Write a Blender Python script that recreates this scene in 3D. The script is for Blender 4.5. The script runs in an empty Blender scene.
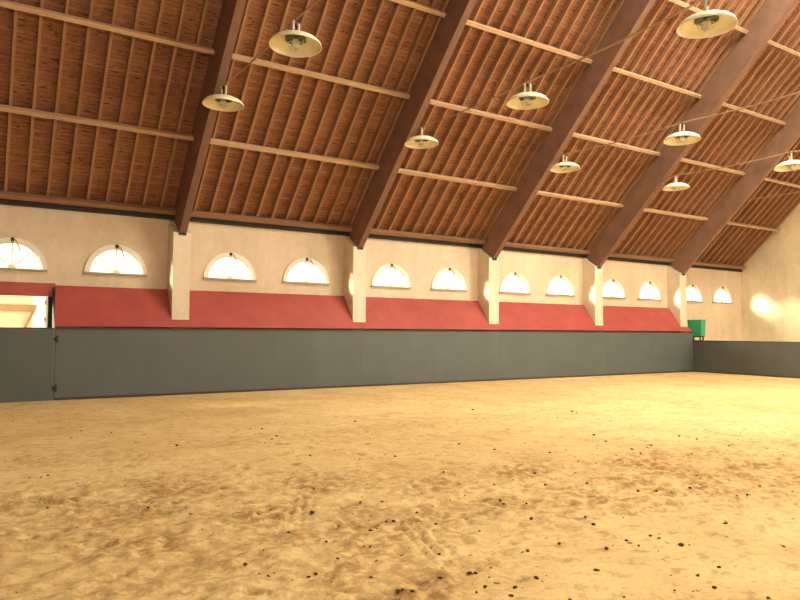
import bpy, bmesh, math, random
import numpy as np
from mathutils import Vector, Matrix
from mathutils.geometry import tessellate_polygon

random.seed(7)
rng = np.random.default_rng(7)
C = bpy.context.scene.collection

# ------------------------------------------------------------------ helpers
def link(o, parent=None):
    C.objects.link(o)
    if parent is not None:
        o.parent = parent
    return o

def obj(name, bm, mat, parent=None, smooth=False, loc=None):
    me = bpy.data.meshes.new(name)
    bmesh.ops.recalc_face_normals(bm, faces=bm.faces[:])
    if smooth:
        for f in bm.faces: f.smooth = True
    bm.to_mesh(me); bm.free()
    for m in (mat if isinstance(mat, (list, tuple)) else [mat]):
        me.materials.append(m)
    o = bpy.data.objects.new(name, me)
    if loc is not None: o.location = loc
    return link(o, parent)

def empty(name, loc=(0, 0, 0)):
    o = bpy.data.objects.new(name, None)
    o.empty_display_size = 0.1
    o.location = loc
    return link(o)

def dup_children(src, dst):
    out = []
    for ch in list(src.children):
        c = ch.copy(); C.objects.link(c); c.parent = dst; out.append(c)
        for g in list(ch.children):
            d = g.copy(); C.objects.link(d); d.parent = c; out.append(d)
    return out

def tag(o, label=None, cat=None, group=None, kind=None):
    if label: o['label'] = label
    if cat: o['category'] = cat
    if group: o['group'] = group
    if kind: o['kind'] = kind
    return o

def bx(bm, x0, x1, y0, y1, z0, z1, bevel=0.0, mi=0):
    vs = [bm.verts.new((x, y, z)) for x in (x0, x1) for y in (y0, y1) for z in (z0, z1)]
    q = [(0, 1, 3, 2), (4, 6, 7, 5), (0, 4, 5, 1), (2, 3, 7, 6), (0, 2, 6, 4), (1, 5, 7, 3)]
    fs = [bm.faces.new([vs[i] for i in f]) for f in q]
    for f in fs: f.material_index = mi
    if bevel:
        es = list({e for f in fs for e in f.edges})
        r = bmesh.ops.bevel(bm, geom=es, offset=bevel, segments=2, affect='EDGES', profile=0.6)
    return vs

def prism(bm, poly, axis, a, b):
    """extrude a 2-D polygon along an axis (0: poly is y,z; 1: poly is x,z; 2: poly is x,y)"""
    def P(p, t):
        return [(t, p[0], p[1]), (p[0], t, p[1]), (p[0], p[1], t)][axis]
    A = [bm.verts.new(P(p, a)) for p in poly]
    B = [bm.verts.new(P(p, b)) for p in poly]
    n = len(poly)
    tris = tessellate_polygon([[Vector((p[0], p[1], 0)) for p in poly]])
    if n <= 4:
        bm.faces.new(A); bm.faces.new(B[::-1])
    else:
        for t in tris:
            bm.faces.new([A[i] for i in t]); bm.faces.new([B[i] for i in t[::-1]])
    for i in range(n):
        j = (i + 1) % n
        bm.faces.new([A[i], A[j], B[j], B[i]])

def tube(bm, pts, r, seg=8, cap=True):
    pts = [Vector(p) for p in pts]
    rings = []
    for i, p in enumerate(pts):
        d = (pts[min(i + 1, len(pts) - 1)] - pts[max(i - 1, 0)]).normalized()
        u = d.cross(Vector((0, 0, 1)))
        if u.length < 1e-3: u = Vector((1, 0, 0))
        u.normalize(); v = d.cross(u)
        rr = r[i] if isinstance(r, (list, tuple)) else r
        rings.append([bm.verts.new(p + u * rr * math.cos(2 * math.pi * k / seg) + v * rr * math.sin(2 * math.pi * k / seg)) for k in range(seg)])
    for a, b in zip(rings, rings[1:]):
        for k in range(seg):
            bm.faces.new([a[k], a[(k + 1) % seg], b[(k + 1) % seg], b[k]])
    if cap:
        bm.faces.new(rings[0][::-1]); bm.faces.new(rings[-1])

def lathe(bm, prof, seg=40, cx=0, cy=0):
    rings = []
    for r, z in prof:
        if r < 1e-6:
            rings.append([bm.verts.new((cx, cy, z))])
        else:
            rings.append([bm.verts.new((cx + r * math.cos(2 * math.pi * k / seg), cy + r * math.sin(2 * math.pi * k / seg), z)) for k in range(seg)])
    for a, b in zip(rings, rings[1:]):
        for k in range(seg):
            k2 = (k + 1) % seg
            if len(a) == 1 and len(b) == 1: continue
            if len(a) == 1: bm.faces.new([a[0], b[k2], b[k]])
            elif len(b) == 1: bm.faces.new([a[k], a[k2], b[0]])
            else: bm.faces.new([a[k], a[k2], b[k2], b[k]])

# ------------------------------------------------------------------ materials
def lin(r, g, b):
    f = lambda c: ((c / 255) / 12.92 if c / 255 <= 0.04045 else ((c / 255 + 0.055) / 1.055) ** 2.4)
    return (f(r), f(g), f(b), 1)

class NT:
    def __init__(self, name):
        self.m = bpy.data.materials.new(name); self.m.use_nodes = True
        self.t = self.m.node_tree; self.b = self.t.nodes['Principled BSDF']
    def n(self, typ, **kw):
        x = self.t.nodes.new(typ)
        for k, v in kw.items():
            if k in x.inputs: x.inputs[k].default_value = v
            else: setattr(x, k, v)
        return x
    def l(self, a, b): self.t.links.new(a, b)
    def coord(self, scale=(1, 1, 1), kind='Object'):
        c = self.n('ShaderNodeTexCoord'); m = self.n('ShaderNodeMapping'); m.inputs['Scale'].default_value = scale
        self.l(c.outputs[kind], m.inputs['Vector']); return m.outputs['Vector']
    def noise(self, vec, scale, detail=4, rough=0.6):
        x = self.n('ShaderNodeTexNoise'); x.inputs['Scale'].default_value = scale
        x.inputs['Detail'].default_value = detail; x.inputs['Roughness'].default_value = rough
        self.l(vec, x.inputs['Vector']); return x.outputs['Fac']
    def ramp(self, fac, stops):
        r = self.n('ShaderNodeValToRGB'); e = r.color_ramp.elements
        while len(e) < len(stops): e.new(0.5)
        for el, (p, c) in zip(e, stops):
            el.position = p; el.color = c if len(c) == 4 else (*c, 1)
        self.l(fac, r.inputs['Fac']); return r.outputs['Color']
    def mix(self, a, b, fac, mode='MIX'):
        x = self.n('ShaderNodeMix', data_type='RGBA', blend_type=mode)
        for s, v in ((x.inputs[6], a), (x.inputs[7], b)):
            if isinstance(v, (tuple, list)): s.default_value = v
            else: self.l(v, s)
        if isinstance(fac, (int, float)): x.inputs[0].default_value = fac
        else: self.l(fac, x.inputs[0])
        return x.outputs[2]
    def bump(self, h, strength, dist=0.01):
        x = self.n('ShaderNodeBump', Strength=strength, Distance=dist)
        self.l(h, x.inputs['Height']); self.l(x.outputs['Normal'], self.b.inputs['Normal'])
    def set(self, **kw):
        for k, v in kw.items():
            k = k.replace('_', ' ')
            if hasattr(v, 'is_linked') or hasattr(v, 'links'): self.l(v, self.b.inputs[k])
            else: self.b.inputs[k].default_value = v
        return self

def plain(name, col, rough=0.5, var=0.12, scale=6, metal=0.0, spec=0.5, bump=0.0, stretch=(1, 1, 1)):
    t = NT(name); v = t.coord(stretch)
    f = t.noise(v, scale, 5)
    lo = tuple(c * (1 - var) for c in col[:3]) + (1,); hi = tuple(min(1, c * (1 + var)) for c in col[:3]) + (1,)
    t.set(Base_Color=t.ramp(f, [(0.3, lo), (0.7, hi)]), Roughness=rough, Metallic=metal)
    t.b.inputs['Specular IOR Level'].default_value = spec
    if bump: t.bump(t.noise(v, scale * 8, 4), bump)
    return t.m

def wood(name, col, var=0.3, stretch=(1, 1, 1), scale=9, rough=0.6, spec=0.3):
    """grain runs along the axis with the small stretch value"""
    t = NT(name); v = t.coord(stretch)
    oi = t.n('ShaderNodeObjectInfo')
    off = t.n('ShaderNodeVectorMath', operation='ADD'); sc = t.n('ShaderNodeMath', operation='MULTIPLY'); sc.inputs[1].default_value = 37.0
    t.l(oi.outputs['Random'], sc.inputs[0]); t.l(v, off.inputs[0]); t.l(sc.outputs[0], off.inputs[1])
    f = t.noise(off.outputs[0], scale, 6, 0.65)
    lo = tuple(c * (1 - var) for c in col[:3]) + (1,); hi = tuple(min(1, c * (1 + var)) for c in col[:3]) + (1,)
    c = t.ramp(f, [(0.3, lo), (0.5, col), (0.72, hi)])
    tone = t.n('ShaderNodeMapRange'); tone.inputs[3].default_value = 0.86; tone.inputs[4].default_value = 1.12
    t.l(oi.outputs['Random'], tone.inputs[0])
    hsv = t.n('ShaderNodeHueSaturation'); t.l(c, hsv.inputs['Color']); t.l(tone.outputs[0], hsv.inputs['Value'])
    t.set(Base_Color=hsv.outputs['Color'], Roughness=rough)
    t.b.inputs['Specular IOR Level'].default_value = spec
    t.bump(f, 0.15, 0.004)
    return t.m

def plaster(name, col, rough):
    t = NT(name); v = t.coord()
    a = t.noise(v, 0.8, 5); b = t.noise(v, 7, 4); s = t.noise(t.coord((3, 3, 0.35)), 1.5, 4)
    c = t.ramp(a, [(0.32, tuple(x * 0.86 for x in col[:3])), (0.66, tuple(min(1, x * 1.05) for x in col[:3]))])
    c = t.mix(c, t.ramp(b, [(0.3, (.82, .8, .76)), (0.65, (1, 1, 1))]), 0.45, 'MULTIPLY')
    c = t.mix(c, t.ramp(s, [(0.3, (.84, .82, .78)), (0.6, (1, 1, 1))]), 0.4, 'MULTIPLY')
    t.set(Base_Color=c, Roughness=rough)
    t.b.inputs['Specular IOR Level'].default_value = 0.55
    t.bump(t.noise(v, 14, 4), 0.06, 0.01)
    return t.m

M = {}
M['plaster'] = plaster('cream_plaster', (.70, .57, .40, 1), 0.45)
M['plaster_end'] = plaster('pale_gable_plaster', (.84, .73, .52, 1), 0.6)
M['pillar'] = plaster('pillar_paint', (.76, .67, .50, 1), 0.42)
M['red'] = plain('red_painted_board', (.39, .073, .058, 1), 0.5, 0.14, 1.6, spec=0.4)
M['grey'] = plain('grey_kickboard', (.092, .106, .102, 1), 0.5, 0.08, 1.3, spec=0.45, bump=0.02)
M['grey_end'] = plain('grey_end_board', (.085, .092, .082, 1), 0.5, 0.1, 1.3, spec=0.4)
M['gate'] = plain('grey_gate_board', (.082, .096, .094, 1), 0.5, 0.08, 1.3, spec=0.45, bump=0.02)
M['rail'] = plain('dark_rail', (.045, .03, .022, 1), 0.6, 0.2, 5)
M['iron'] = plain('black_iron', (.018, .016, .014, 1), 0.5, 0.2, 12, metal=0.3)
M['jamb'] = plain('jamb_and_eave_shade', (.02, .017, .014, 1), 0.7, 0.2, 6)  # also colours the eave strips that stand in for shade
M['rafter'] = wood('glulam_rafter', (.235, .132, .09, 1), 0.2, (4, .35, .35), 6)
M['batten'] = wood('roof_batten_wood', (.34, .185, .10, 1), 0.22, (9, .5, 9), 5)
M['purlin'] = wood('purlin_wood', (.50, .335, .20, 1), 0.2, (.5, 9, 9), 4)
M['purlin_shaded'] = wood('shade_tinted_purlin_wood', (.28, .155, .085, 1), 0.2, (.5, 9, 9), 4)  # purlin wood darkened: shade under the eave put into the colour
M['white'] = plain('white_window_paint', (.80, .77, .68, 1), 0.45, 0.05, 8)
M['muntin'] = plain('window_bar_paint', (.85, .80, .66, 1), 0.5, 0.05, 8)
M['sill'] = plain('grey_sill_metal', (.34, .30, .22, 1), 0.45, 0.1, 10, metal=0.2)
M['shade'] = plain('cream_enamel', (.80, .76, .56, 1), 0.3, 0.05, 5)
M['collar'] = plain('green_enamel', (.06, .11, .08, 1), 0.35, 0.15, 9)
M['bracket'] = plain('pale_bracket', (.62, .55, .40, 1), 0.4, 0.1, 9, metal=0.3)
M['cable'] = plain('tan_cable', (.36, .22, .12, 1), 0.6, 0.1, 9)
M['green'] = plain('green_plastic', (.025, .34, .17, 1), 0.4, 0.12, 3)
M['clod'] = plain('damp_clod', (.075, .045, .022, 1), 0.9, 0.4, 30, spec=0.1)
M['shed_wall'] = plain('outbuilding_render', (.82, .78, .66, 1), 0.8, 0.05, 2)
M['shed_roof'] = plain('outbuilding_soffit', (.40, .31, .19, 1), 0.8, 0.15, 2)
M['yard'] = plain('yard_gravel', (.55, .5, .4, 1), 0.9, 0.15, 4)

# frosted daylight window glass: glows by added emission standing in for daylight and lets part of the low sun through
t = NT('emissive_frosted_glass')
t.set(Base_Color=(.9, .88, .78, 1), Roughness=0.35)
v = t.coord(); f = t.noise(v, 2.2, 3)
t.b.inputs['Emission Strength'].default_value = 2.0
t.set(Emission_Color=t.ramp(f, [(0.35, (1, .90, .66)), (0.6, (1, .96, .84))]))
tr = t.n('ShaderNodeBsdfTransparent'); ms = t.n('ShaderNodeMixShader'); ms.inputs[0].default_value = 0.55
t.l(t.b.outputs[0], ms.inputs[1]); t.l(tr.outputs[0], ms.inputs[2])
t.l(ms.outputs[0], [n for n in t.t.nodes if n.type == 'OUTPUT_MATERIAL'][0].inputs['Surface'])
M['pane'] = t.m
# lamp bulb glass
t = NT('bulb_glass'); t.set(Base_Color=(.92, .9, .8, 1), Roughness=0.12, Transmission_Weight=0.55)
t.l(t.ramp(t.noise(t.coord(), 9), [(0.3, (.85, .83, .72)), (0.7, (.95, .93, .84))]), t.b.inputs['Base Color'])
M['bulb'] = t.m

# roof boarding: thin boards laid across the battens (local X along the hall, local Y up the slope)
t = NT('roof_boarding')
v = t.coord()
br = t.n('ShaderNodeTexBrick', offset=0.37, squash=1.0)
br.inputs['Scale'].default_value = 1.0
br.inputs['Brick Width'].default_value = 2.4618
br.inputs['Row Height'].default_value = 0.095
br.inputs['Mortar Size'].default_value = 0.004
br.inputs['Mortar Smooth'].default_value = 0.3
br.inputs['Color1'].default_value = (.35, .172, .092, 1)
br.inputs['Color2'].default_value = (.255, .115, .062, 1)
br.inputs['Mortar'].default_value = (.10, .045, .025, 1)
t.l(v, br.inputs['Vector'])
g = t.noise(t.coord((1.2, 16, 4)), 2.4, 6, 0.7)
c = t.mix(br.outputs['Color'], t.ramp(g, [(0.3, (.5, .42, .36)), (0.5, (.95, .93, .9)), (0.7, (1.3, 1.25, 1.15))]), 0.8, 'MULTIPLY')
# dark knots and gaps here and there along the board edges
k = t.noise(t.coord((3.0, 15, 4)), 1.6, 3, 0.55)
c = t.mix(c, t.ramp(k, [(0.33, (.20, .14, .11)), (0.41, (1, 1, 1))]), 1.0, 'MULTIPLY')
w = t.noise(v, 0.35, 3)
c = t.mix(c, t.ramp(w, [(0.35, (.85, .8, .76)), (0.65, (1.1, 1.08, 1.05))]), 0.7, 'MULTIPLY')
t.set(Base_Color=c, Roughness=0.7); t.b.inputs['Specular IOR Level'].default_value = 0.25
t.bump(br.outputs['Fac'], -0.5, 0.01)
M['boarding'] = t.m

# arena sand
t = NT('arena_sand')
v = t.coord()
big = t.noise(v, 0.2, 4, 0.55); mid = t.noise(v, 1.1, 8, 0.72); fine = t.noise(v, 30, 6, 0.75); sp = t.noise(v, 15, 2, 0.5)
streak = t.noise(t.coord((1.0, 1.35, 1)), 5.0, 7, 0.68); lump = t.noise(v, 11, 4, 0.6)
c = t.ramp(mid, [(0.30, (.60, .425, .195)), (0.46, (.72, .53, .25)), (0.62, (.79, .605, .295))])
c = t.mix(c, t.ramp(big, [(0.34, (.86, .78, .68)), (0.6, (1.04, 1.03, 1.0))]), 0.7, 'MULTIPLY')
c = t.mix(c, t.ramp(streak, [(0.37, (.52, .42, .33)), (0.46, (1, 1, 1)), (0.7, (1.06, 1.05, 1.03))]), 0.55, 'MULTIPLY')
c = t.mix(c, t.ramp(fine, [(0.28, (.60, .52, .43)), (0.5, (1, 1, 1)), (0.75, (1.1, 1.08, 1.05))]), 0.6, 'MULTIPLY')
at = t.n('ShaderNodeAttribute', attribute_name='churn')
br_ = t.ramp(lump, [(0.42, (1, 1, 1)), (0.60, (.18, .18, .18))])
mm = t.n('ShaderNodeMath', operation='MULTIPLY'); t.l(at.outputs['Fac'], mm.inputs[0]); t.l(br_, mm.inputs[1])
c = t.mix(c, (.50, .38, .28, 1), mm.outputs[0], 'MULTIPLY')
c = t.mix(c, t.ramp(sp, [(0.262, (.25, .17, .11)), (0.292, (1, 1, 1))]), 0.85, 'MULTIPLY')
t.set(Base_Color=c, Roughness=0.95); t.b.inputs['Specular IOR Level'].default_value = 0.1
hm = t.mix(streak, fine, 0.35); hm = t.mix(hm, lump, 0.3)
t.bump(hm, 0.75, 0.03)
M['sand'] = t.m

# ------------------------------------------------------------------ measures (metres)
B = 4.9236                      # bay
PX, PW = 3.8905, 0.4086         # first pillar's left edge, pillar width
YK, YC, YW = 16.267, 16.433, 17.0   # kickboard face, pillar face, wall face
XK, XE = 24.11, 28.81           # end of the riding ground, gable wall
HK, HKE = 1.583, 1.257
HRED = 2.5745
EAVE = 4.31
S = 0.9838                      # roof slope
NRM = math.sqrt(1 + S * S)
RIDGE = 5.75
ORD = ['first', 'second', 'third', 'fourth', 'fifth', 'sixth', 'seventh', 'eighth', 'ninth', 'tenth', 'eleventh', 'twelfth']
def rx(i): return PX + 0.125 + B * i       # rafter left face
RW = 0.175
def zr(y, c): return c - S * y
C_PB, C_PT, C_BT = 20.93, 21.10, 21.29    # purlin bottom / purlin top / batten top

# roof frame: local x = hall, local y = up the slope, local z = outwards
def roof_matrix(x, y, c):
    ex, ey = Vector((1, 0, 0)), Vector((0, -1, S)).normalized()
    ez = ex.cross(ey)
    if ez.z < 0: ez = -ez
    m = Matrix((ex, ey, ez)).transposed().to_4x4()
    m.translation = Vector((x, y, zr(y, c)))
    return m

# ------------------------------------------------------------------ floor
def axis(a, b, fn):
    out = [a]
    while out[-1] < b: out.append(out[-1] + fn(out[-1]))
    return np.array(out)
def vnoise(x, y, f, seed):
    r = np.random.default_rng(seed); n = 256; g = r.random((n, n))
    u, w = x * f + 50.3, y * f + 71.7
    i, j = np.floor(u).astype(int), np.floor(w).astype(int); a, b = u - i, w - j
    a = a * a * (3 - 2 * a); b = b * b * (3 - 2 * b)
    i %= n; j %= n; i1, j1 = (i + 1) % n, (j + 1) % n
    return (g[i, j] * (1 - a) + g[i1, j] * a) * (1 - b) + (g[i, j1] * (1 - a) + g[i1, j1] * a) * b - 0.5
def sand_fields(x, y):
    # beaten lanes: one across the middle, one along the boards
    lane = np.exp(-((y - (6.9 - 0.33 * x + 0.25 * np.sin(x * .8))) / 1.0) ** 2) * 0.9
    lane += np.exp(-((y - (5.2 - 0.02 * x)) / 0.8) ** 2) * 0.8 * (1 / (1 + np.exp((x - 9) * .8)))
    lane += np.exp(-((y - (4.0 + 0.06 * x)) / 0.9) ** 2) * 0.5
    lane += np.exp(-((y - (8.9 + 0.05 * x)) / 0.5) ** 2) * 0.45 * (1 / (1 + np.exp((x - 7) * .8)))
    lane += np.exp(-((y - 3.6) / 0.5) ** 2) * np.exp(-((x - 2.4) / 0.6) ** 2) * 0.9
    lane = np.clip(lane, 0, 1)
    h = 0.030 * vnoise(x, y, 0.5, 1) + 0.012 * vnoise(x, y, 1.7, 2)
    rough = 0.010 * vnoise(x, y, 4.2, 3) + 0.022 * vnoise(x, y, 8.0, 4) + 0.020 * vnoise(x, y, 14.0, 5) + 0.006 * np.sin(21 * (0.45 * x + 0.9 * y) + 5 * vnoise(x, y, 1.1, 6))
    h = h + rough * (0.22 + 1.15 * lane)
    return h, lane
xs = np.concatenate([[-12.0, -6.0, -3.0], axis(-1.0, 10, lambda q: 0.035), axis(10.06, 25.0, lambda q: 0.075), [27.0, 29.0]])
ys = np.concatenate([[-5.6, -2.0, 0.5], axis(1.6, 8.0, lambda q: 0.032), axis(8.06, 16.6, lambda q: 0.07), [17.5]])
X, Y = np.meshgrid(xs, ys, indexing='ij')
Hh, lane = sand_fields(X, Y)
churn = lane * 1.0 * (0.25 + 0.9 * np.clip(vnoise(X, Y, 2.4, 8) + 0.35, 0, 1))
prints = []
for k in range(1100):
    if k < 850:
        px = rng.uniform(0.2, 12); py = rng.uniform(2.0, 9.5)
    else:
        px = rng.uniform(0.5, 24); py = rng.uniform(8, 16)
    pl_ = sand_fields(np.array([px]), np.array([py]))[1][0]
    if rng.random() > 0.25 + pl_: continue
    a = rng.uniform(0, math.tau); d = rng.uniform(0.008, 0.02)
    sx = np.searchsorted(xs, [px - .3, px + .3]); sy = np.searchsorted(ys, [py - .3, py + .3])
    sl = (slice(*sx), slice(*sy))
    dx, dy = X[sl] - px, Y[sl] - py
    u, w = dx * math.cos(a) + dy * math.sin(a), -dx * math.sin(a) + dy * math.cos(a)
    r = np.sqrt((u / 0.06) ** 2 + (w / 0.048) ** 2)
    Hh[sl] += -d * np.exp(-r ** 3) + d * 0.55 * np.exp(-((r - 1.5) / 0.4) ** 2)
    churn[sl] += 0.28 * np.exp(-r ** 3)
def track(x0, y0, x1, y1, wdt=0.022, dep=0.022, off=(0,)):
    L = math.hypot(x1 - x0, y1 - y0); ux, uy = (x1 - x0) / L, (y1 - y0) / L
    for o_ in off:
        u = (X - x0) * ux + (Y - y0) * uy; w = -(X - x0) * uy + (Y - y0) * ux - o_ + 0.02 * np.sin(u * 2.1)
        m = 1 / (1 + np.exp(-(u) * 12)) / (1 + np.exp((u - L) * 12))
        g = np.exp(-(w / wdt) ** 2) * m
        Hh[:] += -dep * g + 0.5 * dep * np.exp(-((np.abs(w) - 2 * wdt) / wdt) ** 2) * m
        churn[:] += 0.5 * g
track(2.45, 4.75, 7.5, 3.55, off=(0, .05))
track(2.95, 4.7, 2.65, 3.75, off=(0, .09, .2), wdt=.016)
track(1.35, 3.9, 1.95, 3.35, off=(0, .06), wdt=.014)
track(2.5, 5.75, 2.2, 5.1, off=(0, .08, .17), wdt=.016)
track(1.8, 8.9, 1.5, 8.2, off=(0, .1), wdt=.02)
track(0.2, 7.2, 2.2, 5.0, off=(0, .12), wdt=.025)
track(3.4, 4.3, 7.4, 3.0, off=(0, .15), wdt=.02)
for px, py, ra, rb in ((7.35, 4.45, .24, .13), (6.23, 4.09, .15, .10), (2.2, 3.38, .25, .12), (2.35, 3.3, .15, .1), (7.6, 4.36, .14, .08)):
    r2_ = ((X - px) / ra) ** 2 + ((Y - py) / rb) ** 2
    churn += 0.9 * np.exp(-r2_); Hh += 0.02 * np.exp(-r2_) * vnoise(X, Y, 13.0, 9) * 2
flat = 1 - 1 / (1 + np.exp(-(Y - 15.9) * 9))       # level against the boards
edge = ((xs > -1.2)[:, None] * (xs < 24.9)[:, None] * np.ones_like(Y))
Hh *= np.clip(flat, 0.15, 1) * edge
nx, ny = X.shape
me = bpy.data.meshes.new('floor')
co = np.stack([X, Y, Hh], -1).reshape(-1, 3)
i, j = np.meshgrid(np.arange(nx - 1), np.arange(ny - 1), indexing='ij')
q = np.stack([i * ny + j, (i + 1) * ny + j, (i + 1) * ny + j + 1, i * ny + j + 1], -1).reshape(-1, 4)
me.vertices.add(len(co)); me.vertices.foreach_set('co', co.astype(np.float32).ravel())
me.loops.add(q.size); me.loops.foreach_set('vertex_index', q.astype(np.int32).ravel())
me.polygons.add(len(q)); me.polygons.foreach_set('loop_start', np.arange(0, q.size, 4, dtype=np.int32))
me.update(calc_edges=True)
me.polygons.foreach_set('use_smooth', np.ones(len(q), dtype=bool))
a_ = me.attributes.new('churn', 'FLOAT', 'POINT'); a_.data.foreach_set('value', np.clip(churn, 0, 0.95).astype(np.float32).ravel())
me.materials.append(M['sand'])
fl = link(bpy.data.objects.new('floor', me)); tag(fl, kind='structure')
def ground(x, y):
    i = min(max(np.searchsorted(xs, x), 1), nx - 1); j = min(max(np.searchsorted(ys, y), 1), ny - 1)
    return float(Hh[i, j])

# ------------------------------------------------------------------ long wall with half-round windows
WR = 0.694; WZ = 2.8765
bays = [-1, 0, 1, 2, 3, 4]
WX = [PX + PW / 2 + B * (b + .5) + s * 1.078 for b in bays for s in (-1, 1)]
NA = 20
hole_r = 0.60
X0, X1 = -12.0, XE
outer = [(X0, 0), (-1.1, 0), (-1.1, 2.29), (1.30, 2.29), (1.30, 0), (X1, 0), (X1, EAVE), (X0, EAVE)]
holes = [[(cx + hole_r * math.cos(math.pi * k / NA), WZ + 0.02 + hole_r * math.sin(math.pi * k / NA)) for k in range(NA + 1)] for cx in WX]
bm = bmesh.new()
loops = [outer] + holes
flatp = [p for l in loops for p in l]
F_ = [bm.verts.new((p[0], YW, p[1])) for p in flatp]
Bk = [bm.verts.new((p[0], YW + 0.09, min(p[1], 4.22))) for p in flatp]
for tri in tessellate_polygon([[Vector((p[0], p[1], 0)) for p in l] for l in loops]):
    bm.faces.new([F_[i] for i in tri]); bm.faces.new([Bk[i] for i in tri[::-1]])
o_ = 0
for l in loops:
    n = len(l)
    for i in range(n):
        j = (i + 1) % n
        bm.faces.new([F_[o_ + i], F_[o_ + j], Bk[o_ + j], Bk[o_ + i]])
    o_ += n
tag(obj('wall_back', bm, M['plaster']), kind='structure')

def half_ring(bm, ro, ri, y0, y1, z0=0.0, n=28):
    R = []
    for k in range(n + 1):
        a = math.pi * k / n
        R.append([bm.verts.new((r * math.cos(a), y, z0 + r * math.sin(a))) for r, y in ((ro, y0), (ri, y0), (ri, y1), (ro, y1))])
    for a, b in zip(R, R[1:]):
        for k in range(4):
            bm.faces.new([a[k], a[(k + 1) % 4], b[(k + 1) % 4], b[k]])
    bm.faces.new(R[0]); bm.faces.new(R[-1][::-1])

WNAMES = ['half-round white window above the opening in the far left of the wall', 'half-round white window between the opening and the leftmost pillar',
          ]
for wi, cx in enumerate(WX):
    w = empty('window_%d' % (wi + 1), (cx, YW, WZ))
    b = wi // 2 - 1; side = 'left' if wi % 2 == 0 else 'right'
    if b < 0: lab = ('half-round daylit window above the wall opening', 'half-round daylit window between wall opening and first pillar')[wi % 2]
    elif b < 4: lab = f'half-round daylit window, {side} one between {ORD[b]} and {ORD[b + 1]} pillars'
    else: lab = ('half-round daylit window partly hidden by the fifth pillar', 'half-round daylit window nearest the gable wall')[wi % 2]
    tag(w, lab, 'window', 'half-round windows along the wall', 'structure')
    if wi == 0:
        bm = bmesh.new(); half_ring(bm, WR, 0.595, -0.035, 0.0)
        half_ring(bm, 0.593, 0.555, 0.03, 0.09, 0.02)
        fr = obj('window_frame', bm, M['white'], w)
        bm = bmesh.new(); n = 28; z0 = 0.02
        c0 = [bm.verts.new((0.592 * math.cos(math.pi * k / n), 0.065, z0 + 0.592 * math.sin(math.pi * k / n))) for k in range(n + 1)]
        bm.faces.new(c0); pane = obj('window_pane', bm, M['pane'], w)
        parts = [fr, pane]
        for a in (45, 90, 135):
            bm = bmesh.new(); a = math.radians(a)
            d = Vector((math.cos(a), 0, math.sin(a))); s_ = Vector((-d.z, 0, d.x))
            for sg, yy in ((1, 0.03), (1, 0.06)): pass
            vs = [bm.verts.new(d * r + s_ * k + Vector((0, y, z0))) for r in (0.05, 0.57) for k in (-.014, .014) for y in (0.03, 0.06)]
            for f in [(0, 1, 3, 2), (4, 6, 7, 5), (0, 4, 5, 1), (2, 3, 7, 6), (0, 2, 6, 4), (1, 5, 7, 3)]: bm.faces.new([vs[i] for i in f])
            parts.append(obj('glazing_bar', bm, M['muntin'], w))
        bm = bmesh.new(); half_ring(bm, 0.085, 0.0001, 0.025, 0.06, z0, 10); parts.append(obj('bar_hub', bm, M['muntin'], w))
        bm = bmesh.new(); bx(bm, -0.70, 0.70, -0.07, 0.02, -0.035, 0.012, 0.004); parts.append(obj('window_sill', bm, M['sill'], w))
        bm = bmesh.new(); bx(bm, -.028, .028, -.07, -.036, .61, .69, .006); lt = obj('window_latch', bm, M['iron'], w); parts.append(lt)
        bm = bmesh.new(); tube(bm, [(.02, -.08, .66), (.07, -.09, .62), (.12, -.09, .5), (.15, -.085, .40)], .014, 6); obj('latch_handle', bm, M['sill'], lt)
        first_window = w
    else:
        for c in dup_children(first_window, w):
            if c.name.startswith('latch_handle'):
                c.rotation_euler.y = [0, 0, .0, .25, -.1, .15, .1, -.2, .2, 0, .1, 0][wi] * 0.3

# ------------------------------------------------------------------ other walls
roofc = 21.31
def gable(x0, x1, name, mat):
    bm = bmesh.new()
    zt = zr(RIDGE, roofc)
    prism(bm, [(-5.6, 0), (17.34, 0), (17.34, zr(17.34, roofc)), (RIDGE, zt), (-5.6, roofc - S * (2 * RIDGE + 5.6))], 0, x0, x1)
    return tag(obj(name, bm, mat), kind='structure')
gable(XE, XE + 0.3, 'wall_right', M['plaster_end'])
gable(-12.3, -12.0, 'wall_left', M['plaster'])
bm = bmesh.new(); bx(bm, -12, XE, -5.9, -5.6, 0, 4.4); tag(obj('wall_front', bm, M['plaster']), kind='structure')

# ------------------------------------------------------------------ ceiling boarding (both slopes)
Lm = (17.75 - RIDGE) * NRM
def boarding(name, flip):
    bm = bmesh.new(); bx(bm, -12.3, XE + 0.3, 0, Lm, 0, 0.05)
    o = obj(name, bm, M['boarding'])
    m = roof_matrix(0, 17.75, C_BT + 0.004)
    if flip:
        m = Matrix.Translation((0, 2 * RIDGE, 0)) @ Matrix.Scale(-1, 4, (0, 1, 0)) @ m
    o.matrix_world = m
    return tag(o, kind='structure')
boarding('ceiling', False); boarding('ceiling_front', True)
bm = bmesh.new(); bx(bm, -12, XE, 17.42, 17.46, 3.97, zr(17.46, C_BT) - 0.005); bx(bm, -12, XE, YW + 0.091, 17.419, 3.97, 4.0); tag(obj('eave_shade_1', bm, M['jamb']), kind='structure')  # boards added behind the eave to block light leaking in from outside

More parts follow.
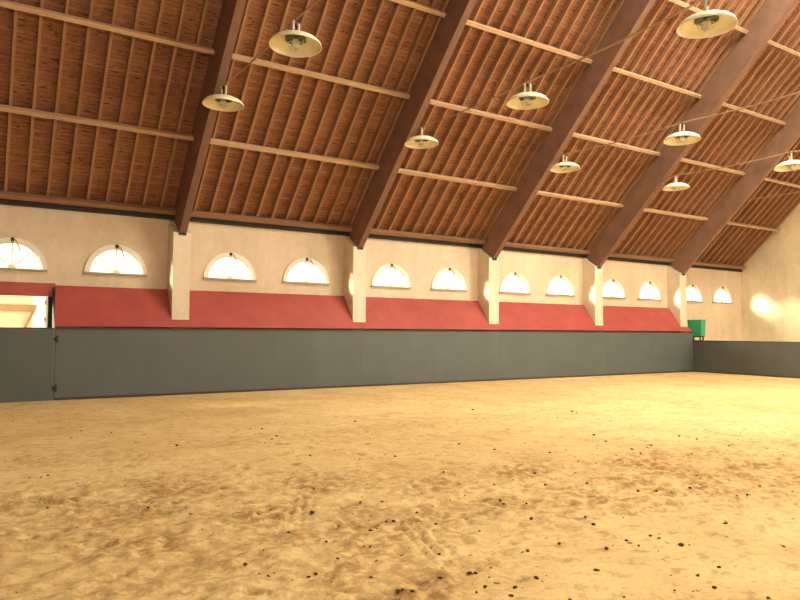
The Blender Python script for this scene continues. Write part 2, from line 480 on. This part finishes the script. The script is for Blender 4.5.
# ------------------------------------------------------------------ battens
pitch = B / 12
p0_ = 3.67 - 10 * pitch
bat = []
L = (17.36 - RIDGE) * NRM
hb = (C_BT - C_PT) / NRM
bm = bmesh.new(); bx(bm, -0.028, 0.028, 0, L, 0.001, hb - 0.001)
proto = obj('roof_batten', bm, M['batten'])
first = True
for bay in range(-1, 5):
    xl, xr = rx(bay) + RW, (rx(bay + 1) if bay < 4 else XE)
    k = 0
    x = p0_ + bay * B + B - pitch * 1
    while x < xr - 0.05:
        if x > xl + 0.05:
            o = proto if first else proto.copy()
            if not first: link(o)
            first = False
            o.matrix_world = roof_matrix(x, 17.36, C_PT)
            if bay < 0: lab = f'slender brown roof batten, {ORD[9 - k]} to the left of the first rafter' if k < 10 else 'slender brown roof batten'
            else: lab = f'slender brown roof batten, {ORD[k]} to the right of the {ORD[bay]} rafter'
            bat.append(o)
            tag(o, lab, 'roof batten', 'brown battens under the roof boards')
            k += 1
        x += pitch
    if bay >= 0 and bay < 4:
        o = proto.copy(); link(o); o.matrix_world = roof_matrix(xr - 0.036, 17.36, C_PT)
        tag(o, f'slender brown roof batten hard against the {ORD[bay + 1]} rafter', 'roof batten', 'brown battens under the roof boards')

# ------------------------------------------------------------------ purlins
prow = [16.86 - 1.507 * k for k in range(8)]
rows_in = {-1: 4, 0: 5, 1: 5, 2: 6, 3: 6, 4: 6}
hp = (C_PT - C_PB) / NRM
for bay in range(-1, 5):
    xl = rx(bay) + RW + 0.003; xr = (rx(bay + 1) if bay < 4 else XE) - 0.003
    for k in range(rows_in[bay]):
        bm = bmesh.new()
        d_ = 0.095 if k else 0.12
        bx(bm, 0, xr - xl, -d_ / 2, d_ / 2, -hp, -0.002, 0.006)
        o = obj('purlin', bm, M['purlin'] if k else M['purlin_shaded'])
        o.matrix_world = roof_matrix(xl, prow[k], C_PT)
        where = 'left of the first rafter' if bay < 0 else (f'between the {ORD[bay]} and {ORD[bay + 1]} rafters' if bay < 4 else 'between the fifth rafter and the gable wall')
        tag(o, (f'shade-tinted timber eave purlin just above the wall {where}' if k == 0 else f'pale purlin {where}, {ORD[k]} row up from the eave'), 'purlin', 'purlins across the roof')

for n_, bay in enumerate(range(-1, 5)):  # dark strips filling the eave gap, standing in for its shade
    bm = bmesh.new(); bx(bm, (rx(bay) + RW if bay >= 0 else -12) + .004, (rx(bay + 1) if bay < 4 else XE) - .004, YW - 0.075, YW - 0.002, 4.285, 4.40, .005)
    tag(obj('eave_shade_%d' % (n_ + 2), bm, M['jamb']), kind='structure')

# ------------------------------------------------------------------ rafters, pillars
pos_name = ['first and nearest white pillar', 'second white pillar', 'third white pillar', 'fourth white pillar', 'fifth and farthest white pillar']
CB = 20.05
for i in range(5):
    r = empty('roof_rafter', (rx(i), 16.4, 3.95))
    tag(r, f'massive brown timber rafter rising from the {pos_name[i]}', 'rafter', 'timber rafters on the pillars')
    zt = C_BT - 0.004
    poly = [(16.40, zr(16.40, CB)), (16.84, 4.19), (16.965, 4.33), (16.965, zr(16.965, zt)), (RIDGE, zr(RIDGE, zt)), (RIDGE, zr(RIDGE, CB))]
    poly = [(y - 16.4, z - 3.95) for y, z in poly]
    bm = bmesh.new(); prism(bm, poly, 0, 0, RW)
    bmesh.ops.remove_doubles(bm, verts=bm.verts[:], dist=1e-5)
    obj('beam', bm, M['rafter'], r)
    bm = bmesh.new(); bx(bm, 0.0, RW, 0.004, 0.03, -0.10, -0.035, 0.004)
    obj('steel_shoe', bm, M['iron'], r)
    p = empty('wall_pillar', (PX + B * i, YC, 0))
    p.name = 'pillar'
    tag(p, f'{["tall white plastered pillar nearest the wall opening", "white plastered pillar, second from the wall opening", "white plastered pillar, third from the wall opening", "white plastered pillar, fourth from the wall opening", "white plastered pillar next to the green box"][i]}', 'pillar', 'white pillars along the wall', 'thing')
    bm = bmesh.new(); prism(bm, [(0, 0), (YW - YC - .002, 0), (YW - YC - .002, 4.28), (16.90 - YC, 4.23), (16.84 - YC, 4.165), (0.012, 3.925), (0, 3.915)], 0, 0, PW)
    obj('shaft', bm, M['pillar'], p)

# ------------------------------------------------------------------ red sloped boards
SL = (HRED - 1.8077) / (YW - YC)
def zs(y): return HRED - SL * (YW - y)
ylo = YK + 0.012
def slope_panel(poly, name, label):
    bm = bmesh.new()
    n = Vector((0, -SL, 1)).normalized() * 0.016
    T = [bm.verts.new((x, y, zs(y) + 0.014)) for x, y in poly]
    Bt = [bm.verts.new(Vector((x, y, zs(y) + 0.014)) - n) for x, y in poly]
    for tr in tessellate_polygon([[Vector((x, y, 0)) for x, y in poly]]):
        bm.faces.new([T[i] for i in tr]); bm.faces.new([Bt[i] for i in tr[::-1]])
    for i in range(len(poly)):
        j = (i + 1) % len(poly); bm.faces.new([T[i], T[j], Bt[j], Bt[i]])
    return tag(obj(name, bm, M['red']), label, 'panel', 'red sloped boards above the kickboards')
g_ = 0.004
yu = YW - 0.032
for j in range(5):
    l = 1.374 if j == 0 else PX + PW / 2 + B * (j - 1) + 0.001
    lu = 1.43 if j == 0 else PX + PW + B * (j - 1) + g_
    ru = PX + B * j - g_
    rr = PX + PW / 2 + B * j - 0.001
    yn = YC - 0.022
    poly = [(l, ylo)]
    if j == 4:
        poly += [(XK + 0.02, ylo), (PX + PW + B * j + .02, yn), (ru, yn), (ru, yu)]
    else:
        poly += [(rr, ylo), (rr, yn), (ru, yn), (ru, yu)]
    poly += [(lu, yu)]
    if j: poly += [(lu, yn), (l, yn)]
    lab = 'red sloped board between the wall opening and first pillar' if j == 0 else f'red sloped board between {ORD[j - 1]} and {ORD[j]} pillars'
    slope_panel(poly, 'red_sloped_panel', lab)
# dark end board of the slope beside the opening
bm = bmesh.new(); prism(bm, [(YK + 0.07, 1.35), (YW - 0.005, 1.35), (YW - 0.005, zs(YW) - 0.03), (YK + 0.07, zs(YK + 0.07) - 0.03)], 0, 1.374, 1.386)
tag(obj('end_board', bm, M['jamb']), 'dark triangular end board closing the red slope beside the opening', 'board')
bm = bmesh.new(); bx(bm, -1.1, 1.424, YW - 0.03, YW - 0.003, 2.285, HRED + 0.012)
tag(obj('red_lintel_board', bm, M['red']), 'red upright board above the bright wall opening', 'board')
# opening in the wall
d = empty('door_1', (1.3, YW, 0)); tag(d, 'bright opening in the wall with dark jamb, looking outside', 'doorway', kind='structure')
bm = bmesh.new(); bx(bm, -0.012, 0.098, -0.06, -0.004, 0, 2.28); obj('door_jamb', bm, M['jamb'], d)
bm = bmesh.new(); bx(bm, -0.05, -0.004, 0.06, 0.10, 0, 2.28, .004); obj('door_frame', bm, M['white'], d)
for z in (1.72, 2.1):
    bm = bmesh.new(); bx(bm, -0.075, -0.045, 0.02, 0.055, z, z + .09, .004); obj('door_hinge', bm, M['sill'], d)

# ------------------------------------------------------------------ kickboards
k = empty('kickboard', (1.404, YK, 0)); tag(k, 'long grey kickboard barrier below the red slope along the wall', 'kickboard')
x0 = 1.404; Lk = XK + 0.045 - x0
sheets = 9
for s_ in range(sheets):
    a, b2 = Lk * s_ / sheets, Lk * (s_ + 1) / sheets
    bm = bmesh.new(); bx(bm, a + .0015, b2 - .0015, 0, 0.03, 0.055, HK - 0.045); obj('board_sheet', bm, M['grey'], k)
bm = bmesh.new(); bx(bm, 0, Lk, -0.012, 0.05, HK - 0.044, HK - 0.004, .004); obj('top_rail', bm, M['rail'], k)
bm = bmesh.new(); bx(bm, 0, Lk, -0.006, 0.05, -0.03, 0.053, .004); obj('bottom_rail', bm, M['rail'], k)
bm = bmesh.new(); bx(bm, -0.030, -0.001, 0.006, 0.05, 0, HK - .004); obj('edge_strip', bm, M['gate'], k)

g = empty('gate', (1.368, YK, 0)); tag(g, 'plain grey board gate in front of the bright wall opening', 'gate')
bm = bmesh.new(); bx(bm, -2.45, 0.0, -0.004, 0.035, -0.015, HK - 0.04, .004); obj('gate_panel', bm, M['gate'], g)
bm = bmesh.new(); bx(bm, -2.45, 0.0, -0.012, 0.045, HK - 0.039, HK - 0.004, .004); obj('top_rail', bm, M['rail'], g)
for z in (0.269, 1.333):
    bm = bmesh.new()
    bx(bm, 0.045, 0.085, -0.022, -0.008, z - .075, z + .075, .004)
    bx(bm, -0.02, 0.05, -0.022, -0.006, z - .022, z + .022, .004)
    tube(bm, [(0.028, -0.026, z - .04), (0.028, -0.026, z + .04)], .014, 8)
    obj('gate_hinge', bm, M['iron'], g)

e = empty('end_kickboard', (XK, YK - 0.014, 0)); tag(e, 'lower dark grey kickboard barrier across the far end of the arena', 'kickboard')
Le = 20.5
for s_ in range(8):
    a, b2 = -Le * (s_ + 1) / 8, -Le * s_ / 8
    bm = bmesh.new(); bx(bm, 0, 0.03, a + .0015, b2 - .0015, 0.04, HKE - 0.04); obj('board_sheet', bm, M['grey_end'], e)
bm = bmesh.new(); bx(bm, -0.012, 0.05, -Le, 0, HKE - 0.039, HKE, .004); obj('top_rail', bm, M['rail'], e)
bm = bmesh.new(); bx(bm, -0.006, 0.04, -Le, 0, -0.03, 0.038, .004); obj('bottom_rail', bm, M['rail'], e)
# closing end of the long barrier past the corner
bm = bmesh.new(); prism(bm, [(YK + 0.06, 0), (YC - .01, 0), (YC - .01, 1.70), (YK + 0.06, zs(YK + .06) - .03)], 0, XK + 0.062, XK + 0.08)
tag(obj('corner_board', bm, M['grey']), 'narrow grey board closing the corner below the green box', 'board')

# ------------------------------------------------------------------ green box behind the end boards
gb = empty('green_box', (24.52, 16.36, 0)); tag(gb, 'green plastic box on a black legged stand in the far corner', 'box')
z0, z1 = 1.43, 2.08
bm = bmesh.new()
def ring(hw, hd, z): return [bm.verts.new((x, y, z)) for x, y in ((-hd, -hw), (hd, -hw), (hd, hw), (-hd, hw))]
rs = [ring(.29, .14, z0), ring(.305, .15, z1 - .05), ring(.315, .16, z1 - .05), ring(.315, .16, z1), ring(.28, .125, z1), ring(.27, .12, z0 + .05)]
bm.faces.new(rs[0][::-1]); bm.faces.new(rs[-1])
for a, b2 in zip(rs, rs[1:]):
    for q_ in range(4): bm.faces.new([a[q_], a[(q_ + 1) % 4], b2[(q_ + 1) % 4], b2[q_]])
bmesh.ops.bevel(bm, geom=bm.edges[:], offset=0.008, segments=2, affect='EDGES')
obj('box_body', bm, M['green'], gb)
bm = bmesh.new(); bx(bm, -.13, .13, -.27, .27, z0 - .05, z0 - .003, .006); obj('stand_top', bm, M['iron'], gb)
for x in (-.10, .10):
    for y in (-.22, .20):
        bm = bmesh.new(); bx(bm, x - .022, x + .022, y - .022, y + .022, 0.0, z0 - .052, .005); bx(bm, x - .04, x + .04, y - .04, y + .04, 0, .02, .004); obj('leg', bm, M['iron'], gb)
bm = bmesh.new(); tube(bm, [(-.14, -.30, z0 - .03), (-.14, -.38, z0 - .06), (-.14, -.40, z0 - .09)], .018, 8); obj('tap', bm, M['iron'], gb)

# ------------------------------------------------------------------ lamps and cables
lamps = [(4.066, 13.25, 6.14, 0, 0), (8.952, 13.25, 6.101, 0, 1), (13.849, 13.25, 6.154, 0, 2), (18.875, 13.25, 6.204, 0, 3),
         (4.10, 9.65, 6.059, 1, 0), (9.052, 9.65, 6.086, 1, 1), (14.001, 9.65, 6.124, 1, 2), (18.88, 9.65, 6.146, 1, 3),
         (8.968, 5.75, 6.079, 2, 1)]
TOP = 0.40
RL = 0.417
rown = ['row nearest the wall', 'middle row', 'row nearest the camera']
def lamp_parts(root):
    out = []
    bm = bmesh.new()
    prof = [(.05, .205), (.10, .202), (.18, .185), (.26, .155), (.335, .112), (.388, .064), (.414, .018), (RL, -.012), (RL - .012, -.012), (.402, .014), (.376, .056), (.325, .1), (.25, .142), (.17, .17), (.09, .186), (.02, .19)]
    prof = [(r_, z_ * .86 + .005) for r_, z_ in prof]
    lathe(bm, prof, 48); sh = obj('lamp_shade', bm, M['shade'], root, smooth=True); out.append(sh)
    bm = bmesh.new(); lathe(bm, [(0, .166), (.10, .160), (.15, .145), (.168, .12), (.168, .09), (.14, .09), (.12, .115), (.06, .12), (0, .12)], 32)
    col_ = obj('lamp_collar', bm, M['collar'], root, smooth=False)
    bm = bmesh.new(); lathe(bm, [(0, .14), (.035, .135), (.04, .11), (.06, .07), (.075, .025), (.065, -.01), (.035, -.035), (0, -.042)], 24)
    out.append(obj('lamp_bulb', bm, M['bulb'], root, smooth=True))
    bm = bmesh.new()
    for a in range(4):
        c_, s_ = math.cos(a * math.pi / 2 + .5), math.sin(a * math.pi / 2 + .5)
        tube(bm, [(.13 * c_, .13 * s_, .115), (.125 * c_, .125 * s_, .02), (.07 * c_, .07 * s_, -.05), (0, 0, -.062)], .006, 5)
    tube(bm, [(.128 * math.cos(k * math.pi / 10), .128 * math.sin(k * math.pi / 10), .02) for k in range(21)], .006, 5)
    obj('bulb_guard', bm, M['bracket'], col_)
    for sx in (-.062, .062):
        bm = bmesh.new(); tube(bm, [(sx, 0, .178), (sx, 0, TOP - .01)], .022, 8); out.append(obj('lamp_bracket', bm, M['bracket'], root))
    bm = bmesh.new(); lathe(bm, [(0, TOP - .08), (.03, TOP - .08), (.03, TOP - .035), (.012, TOP - .03), (0, TOP - .03)], 12); bx(bm, -.06, .06, -.012, .012, TOP - .032, TOP - .014, .003)
    out.append(obj('lamp_socket', bm, M['iron'], root))
    return out
lp = None
for n_, (x, y, z, row, col) in enumerate(lamps):
    r = empty('hanging_lamp', (x, y, z))
    tag(r, f'cream dish-shaped lamp hanging in the {rown[row]}, in front of the {ORD[col]} rafter' if row < 2 else 'large cream dish-shaped lamp hanging highest, at the upper edge of the photo', 'lamp', 'cream dish lamps hanging from cables')
    if lp is None: lamp_parts(r); lp = r
    else: dup_children(lp, r)
    r.rotation_euler = (random.uniform(-.03, .03), random.uniform(-.03, .03), random.uniform(0, 3.1))
    if row == 2: r.rotation_euler = (0.02, -0.02, 0.4)
for c_ in range(5):
    L_ = [l for l in lamps if l[4] == c_]
    xc = rx(c_) + RW / 2
    ya = (CB - 6.46) / S
    pts = [(xc, ya - 0.004, 6.46)]
    anchors = sorted([(l[1], l[0], l[2] + TOP + .035) for l in L_], reverse=True)
    last = pts[0]
    ends = anchors + [(5.75, xc + .02, 6.48)] * (0 if any(a[0] == 5.75 for a in anchors) else 1) + [(2.0, xc, 6.48), (-2.2, xc, 6.46)]
    for (yy, xx, zz) in ends:
        for f in np.linspace(0.1, 1, 12):
            sag = -0.10 * 4 * f * (1 - f) * min(1, abs(yy - last[1]) / 3.6) * (0.4 if c_ == 4 else 0.55)
            pts.append((last[0] + (xx - last[0]) * f, last[1] + (yy - last[1]) * f, last[2] + (zz - last[2]) * f + sag))
        last = (xx, yy, zz)
    bm = bmesh.new(); tube(bm, pts, 0.017, 6)
    tag(obj('lamp_cable', bm, M['cable']), f'thin wire stretched across the hall from the {ORD[c_]} rafter' + (' carrying lamps' if L_ else ', without a lamp in view'), 'cable', 'wires across the hall')

# ------------------------------------------------------------------ clods on the sand
CLODS = [(0.54,6.53,0.019),(1.28,6.09,0.019),(1.3,7.27,0.013),(1.27,7.09,0.012),(0.88,7.47,0.021),(0.87,12.66,0.018),(1.71,10.79,0.017),(1.85,9.68,0.016),(0.66,8.04,0.022),(0.48,7.98,0.013),(0.59,7.97,0.013),(1.35,11.23,0.017),(0.51,12.86,0.018),(1.15,10.58,0.016),(1.52,4.29,0.026),(1.59,4.06,0.015),(1.64,4.09,0.015),(1.56,4.14,0.015),(1.79,3.89,0.02),(1.84,3.89,0.02),(2.23,4.1,0.027),(2.07,4.04,0.015),(2.64,4.59,0.024),(2.71,4.61,0.017),(2.88,4.64,0.025),(2.83,4.67,0.018),(2.77,4.7,0.011),(2.01,5.4,0.025),(2.2,5.58,0.019),(2.5,5.32,0.019),(2.45,5.27,0.026),(2.59,5.15,0.011),(2.93,5.29,0.019),(3.12,5.22,0.019),(2.83,6.06,0.021),(2.41,4.2,0.016),(2.46,4.79,0.018),(2.06,4.85,0.017),(2.12,3.68,0.015),(1.87,3.73,0.009),(2.19,4.46,0.016),(2.17,3.44,0.024),(1.72,4.49,0.01),(4.39,5.09,0.021),(4.42,5.21,0.021),(4.71,5.25,0.013),(4.87,4.95,0.021),(4.06,4.7,0.02),(4.04,4.63,0.019),(4.24,4.55,0.019),(3.92,4.15,0.025),(3.08,4.51,0.018),(3.17,4.46,0.018),(3.15,4.54,0.011),(3.34,4.11,0.017),(3.18,4.17,0.011),(2.71,3.91,0.022),(2.77,3.85,0.022),(2.78,3.97,0.01),(3.33,3.56,0.022),(2.89,3.44,0.015),(2.69,3.41,0.026),(2.73,3.4,0.02),(2.76,3.3,0.009),(2.58,3.54,0.015),(2.49,3.45,0.02),(2.66,3.22,0.02),(2.82,3.13,0.025),(2.7,3.03,0.019),(3.02,3.15,0.025),(2.57,3.19,0.014),(2.19,3.42,0.019),(2.2,3.33,0.019),(2.52,3.95,0.016),(3.94,5.07,0.012),(3.61,5.31,0.012),(3.43,4.88,0.019),(3.67,4.94,0.012),(3.22,4.81,0.019),(3.67,3.59,0.023),(7.9,7.0,0.03),(7.61,6.53,0.028),(8.33,6.63,0.017),(8.86,6.22,0.029),(8.84,5.92,0.029),(7.7,5.9,0.027),(7.89,5.98,0.027),(7.4,5.91,0.027),(7.14,5.56,0.026),(6.86,5.72,0.015),(6.9,5.18,0.024),(8.02,5.46,0.027),(7.7,5.23,0.026),(7.44,5.39,0.015),(8.76,5.38,0.027),(9.36,5.61,0.016),(9.06,5.02,0.016),(10.51,5.72,0.017),(6.24,5.5,0.014),(6.1,5.65,0.014),(6.58,6.3,0.015),(7.05,6.2,0.015),(6.65,4.09,0.022),(7.13,3.87,0.022),(6.67,3.78,0.021),(5.94,4.06,0.029),(6.16,3.61,0.02),(6.04,3.64,0.012),(5.2,3.24,0.025),(5.29,3.29,0.011),(5.23,4.73,0.021),(4.85,4.35,0.02),(5.43,4.27,0.02),(5.56,4.29,0.012),(5.59,4.18,0.02),(5.66,4.09,0.02),(5.64,4.64,0.013),(4.3,3.91,0.018),(4.23,3.76,0.025),(4.6,3.77,0.011),(4.4,3.35,0.024),(4.39,3.27,0.023),(3.88,3.33,0.022),(3.96,3.34,0.01),(4.12,3.35,0.023),(4.12,3.24,0.016),(4.39,3.08,0.029),(4.46,3.06,0.01),(3.47,3.06,0.026),(4.21,2.67,0.021),(3.96,2.66,0.02),(3.86,2.48,0.025),(3.61,2.58,0.014),(3.69,2.51,0.009),(3.99,2.22,0.019),(5.02,2.67,0.016),(3.26,2.67,0.014),(3.81,2.75,0.009),(2.96,2.81,0.014),(3.76,9.96,0.03),(3.54,8.99,0.028),(3.34,8.72,0.016),(3.7,9.2,0.029),(3.48,7.56,0.025),(5.45,10.05,0.033),(3.6,10.05,0.017),(2.21,9.29,0.015),(2.27,9.16,0.027),(3.92,7.77,0.015),(4.99,8.67,0.017),(4.34,7.2,0.015),(3.91,7.08,0.014),(4.38,7.03,0.025),(4.06,8.49,0.016),(8.3,10.42,0.038),(9.78,9.21,0.037),(7.99,7.06,0.017),(6.23,6.25,0.026),(5.76,6.78,0.026),(4.29,5.89,0.022),(5.14,5.38,0.022),(4.75,7.04,0.015),(5.59,7.32,0.027),(6.49,6.99,0.016),(4.08,4.73,0.012),(11.27,8.75,0.021),(9.5,9.74,0.021),(8.88,8.7,0.019),(9.74,9.05,0.02),(9.38,7.95,0.019),(7.02,9.75,0.019),(7.1,8.04,0.017),(7.59,8.01,0.018),(7.95,4.56,0.014),(8.73,4.63,0.015),(9.86,6.45,0.018),(6.08,5.13,0.014),(5.56,5.19,0.013)]

protos = []
for v_ in range(5):
    bm = bmesh.new(); bmesh.ops.create_icosphere(bm, subdivisions=2, radius=0.5)
    r_ = random.Random(v_)
    ph = [r_.uniform(0, 6) for _ in range(6)]
    for v in bm.verts:
        c = v.co
        s_ = 1 + .22 * math.sin(6 * c.x + ph[0]) * math.cos(5 * c.y + ph[1]) + .16 * math.sin(11 * c.z + ph[2] + 7 * c.x) + r_.uniform(-.08, .08)
        v.co = Vector((c.x * s_, c.y * s_ * .8, c.z * s_ * .62))
    me = bpy.data.meshes.new('sand_clod'); bm.to_mesh(me); bm.free(); me.materials.append(M['clod']); protos.append(me)
for n_, (x, y, s_) in enumerate(CLODS):
    o = link(bpy.data.objects.new('sand_clod', protos[n_ % 5]))
    o.location = (x, y, ground(x, y) + s_ * .14)
    o.scale = (s_ * 1.5, s_ * 1.5, s_ * 1.2); o.rotation_euler = (random.uniform(-.3, .3), random.uniform(-.3, .3), random.uniform(0, 6.28))
    tag(o, 'small dark damp clod lying loose on the yellow sand', 'clod', 'dark clods scattered over the sand')

# ------------------------------------------------------------------ outside, seen through the opening
bm = bmesh.new(); bx(bm, -12, 14, 17.35, 40, -0.25, -0.05); tag(obj('yard_ground', bm, M['yard']), kind='structure')
sh = empty('outbuilding', (-4.0, 22.3, -0.05)); tag(sh, 'pale outbuilding with sloping beige eave, seen through the wall opening', 'building')
bm = bmesh.new(); bx(bm, -14, 5.30, 0.3, 4, 0, 5.3); obj('building_wall', bm, M['shed_wall'], sh)  # length and height stretched to keep the sun out of the opening
bm = bmesh.new(); prism(bm, [(-14, 2.46), (5.41, 2.31), (5.41, 2.20), (5.15, 1.62), (5.08, 1.62), (5.30, 2.13), (-14, 2.16)], 1, 0.18, 0.28); obj('eave_board', bm, M['shed_roof'], sh)

# ------------------------------------------------------------------ light
w = bpy.data.worlds.new('World'); bpy.context.scene.world = w; w.use_nodes = True
nt = w.node_tree; bg = nt.nodes['Background']
sky = nt.nodes.new('ShaderNodeTexSky'); sky.sky_type = 'HOSEK_WILKIE'; sky.turbidity = 6; sky.sun_direction = (0.5, -0.4, 0.75)
mx = nt.nodes.new('ShaderNodeMix'); mx.data_type = 'RGBA'; mx.inputs[0].default_value = 0.75
nt.links.new(sky.outputs[0], mx.inputs[6]); mx.inputs[7].default_value = (1, .94, .78, 1)
nt.links.new(mx.outputs[2], bg.inputs['Color']); bg.inputs['Strength'].default_value = 1.5

def area(name, loc, target, sx, sy, power, col):
    l = bpy.data.lights.new(name, 'AREA'); l.shape = 'RECTANGLE'; l.size = sx; l.size_y = sy; l.energy = power; l.color = col
    o = link(bpy.data.objects.new(name, l)); o.location = loc
    o.rotation_euler = (Vector(target) - Vector(loc)).to_track_quat('-Z', 'Y').to_euler()
    return o
sun = bpy.data.lights.new('low_sun', 'SUN'); sun.energy = 75; sun.angle = math.radians(23); sun.color = (1, .90, .56)
so = link(bpy.data.objects.new('low_sun', sun)); so.rotation_euler = Vector((1.48, -.92, -.43)).to_track_quat('-Z', 'Y').to_euler(); so.location = (0, 30, 15)
area('key_light_far_corner', (25.0, -4.8, 6.2), (12.5, 14, 7.2), 6, 5, 5600, (1, .92, .74))  # added main area lamp from the far end; no opening is built there
area('fill_light_ridge', (12, 4.2, 13.2), (11.5, 5.4, 0), 22, 3, 6800, (1, .93, .75))  # added fill lamp under the closed ridge; no skylight is built
area('fill_light_near_side', (5, -5.2, 5.5), (17, 16, 4), 14, 5, 1500, (1, .93, .78))  # added fill lamp behind the camera; no window is built there
# ------------------------------------------------------------------ camera
cam = bpy.data.cameras.new('camera'); cam.sensor_width = 36; cam.sensor_fit = 'HORIZONTAL'
FPX = 664.8218
cam.lens = FPX / 800 * 36
yaw, pit, rol = math.radians(32.2528), math.radians(2.6706), math.radians(0.3494)
F = Vector((math.sin(yaw) * math.cos(pit), math.cos(yaw) * math.cos(pit), math.sin(pit)))
R = Vector((math.cos(yaw), -math.sin(yaw), 0)); U = R.cross(F)
R2 = R * math.cos(rol) + U * math.sin(rol); U2 = U * math.cos(rol) - R * math.sin(rol)
m = Matrix((R2, U2, -F)).transposed().to_4x4(); m.translation = Vector((0, 0, 1.552))
co_ = bpy.data.objects.new('camera', cam); link(co_); co_.matrix_world = m
sc = bpy.context.scene; sc.camera = co_
sc.view_settings.view_transform = 'Standard'
sc.view_settings.look = 'None'
sc.view_settings.exposure = 0.12
sc.cycles.max_bounces = 8; sc.cycles.diffuse_bounces = 5
sc.cycles.use_denoising = True
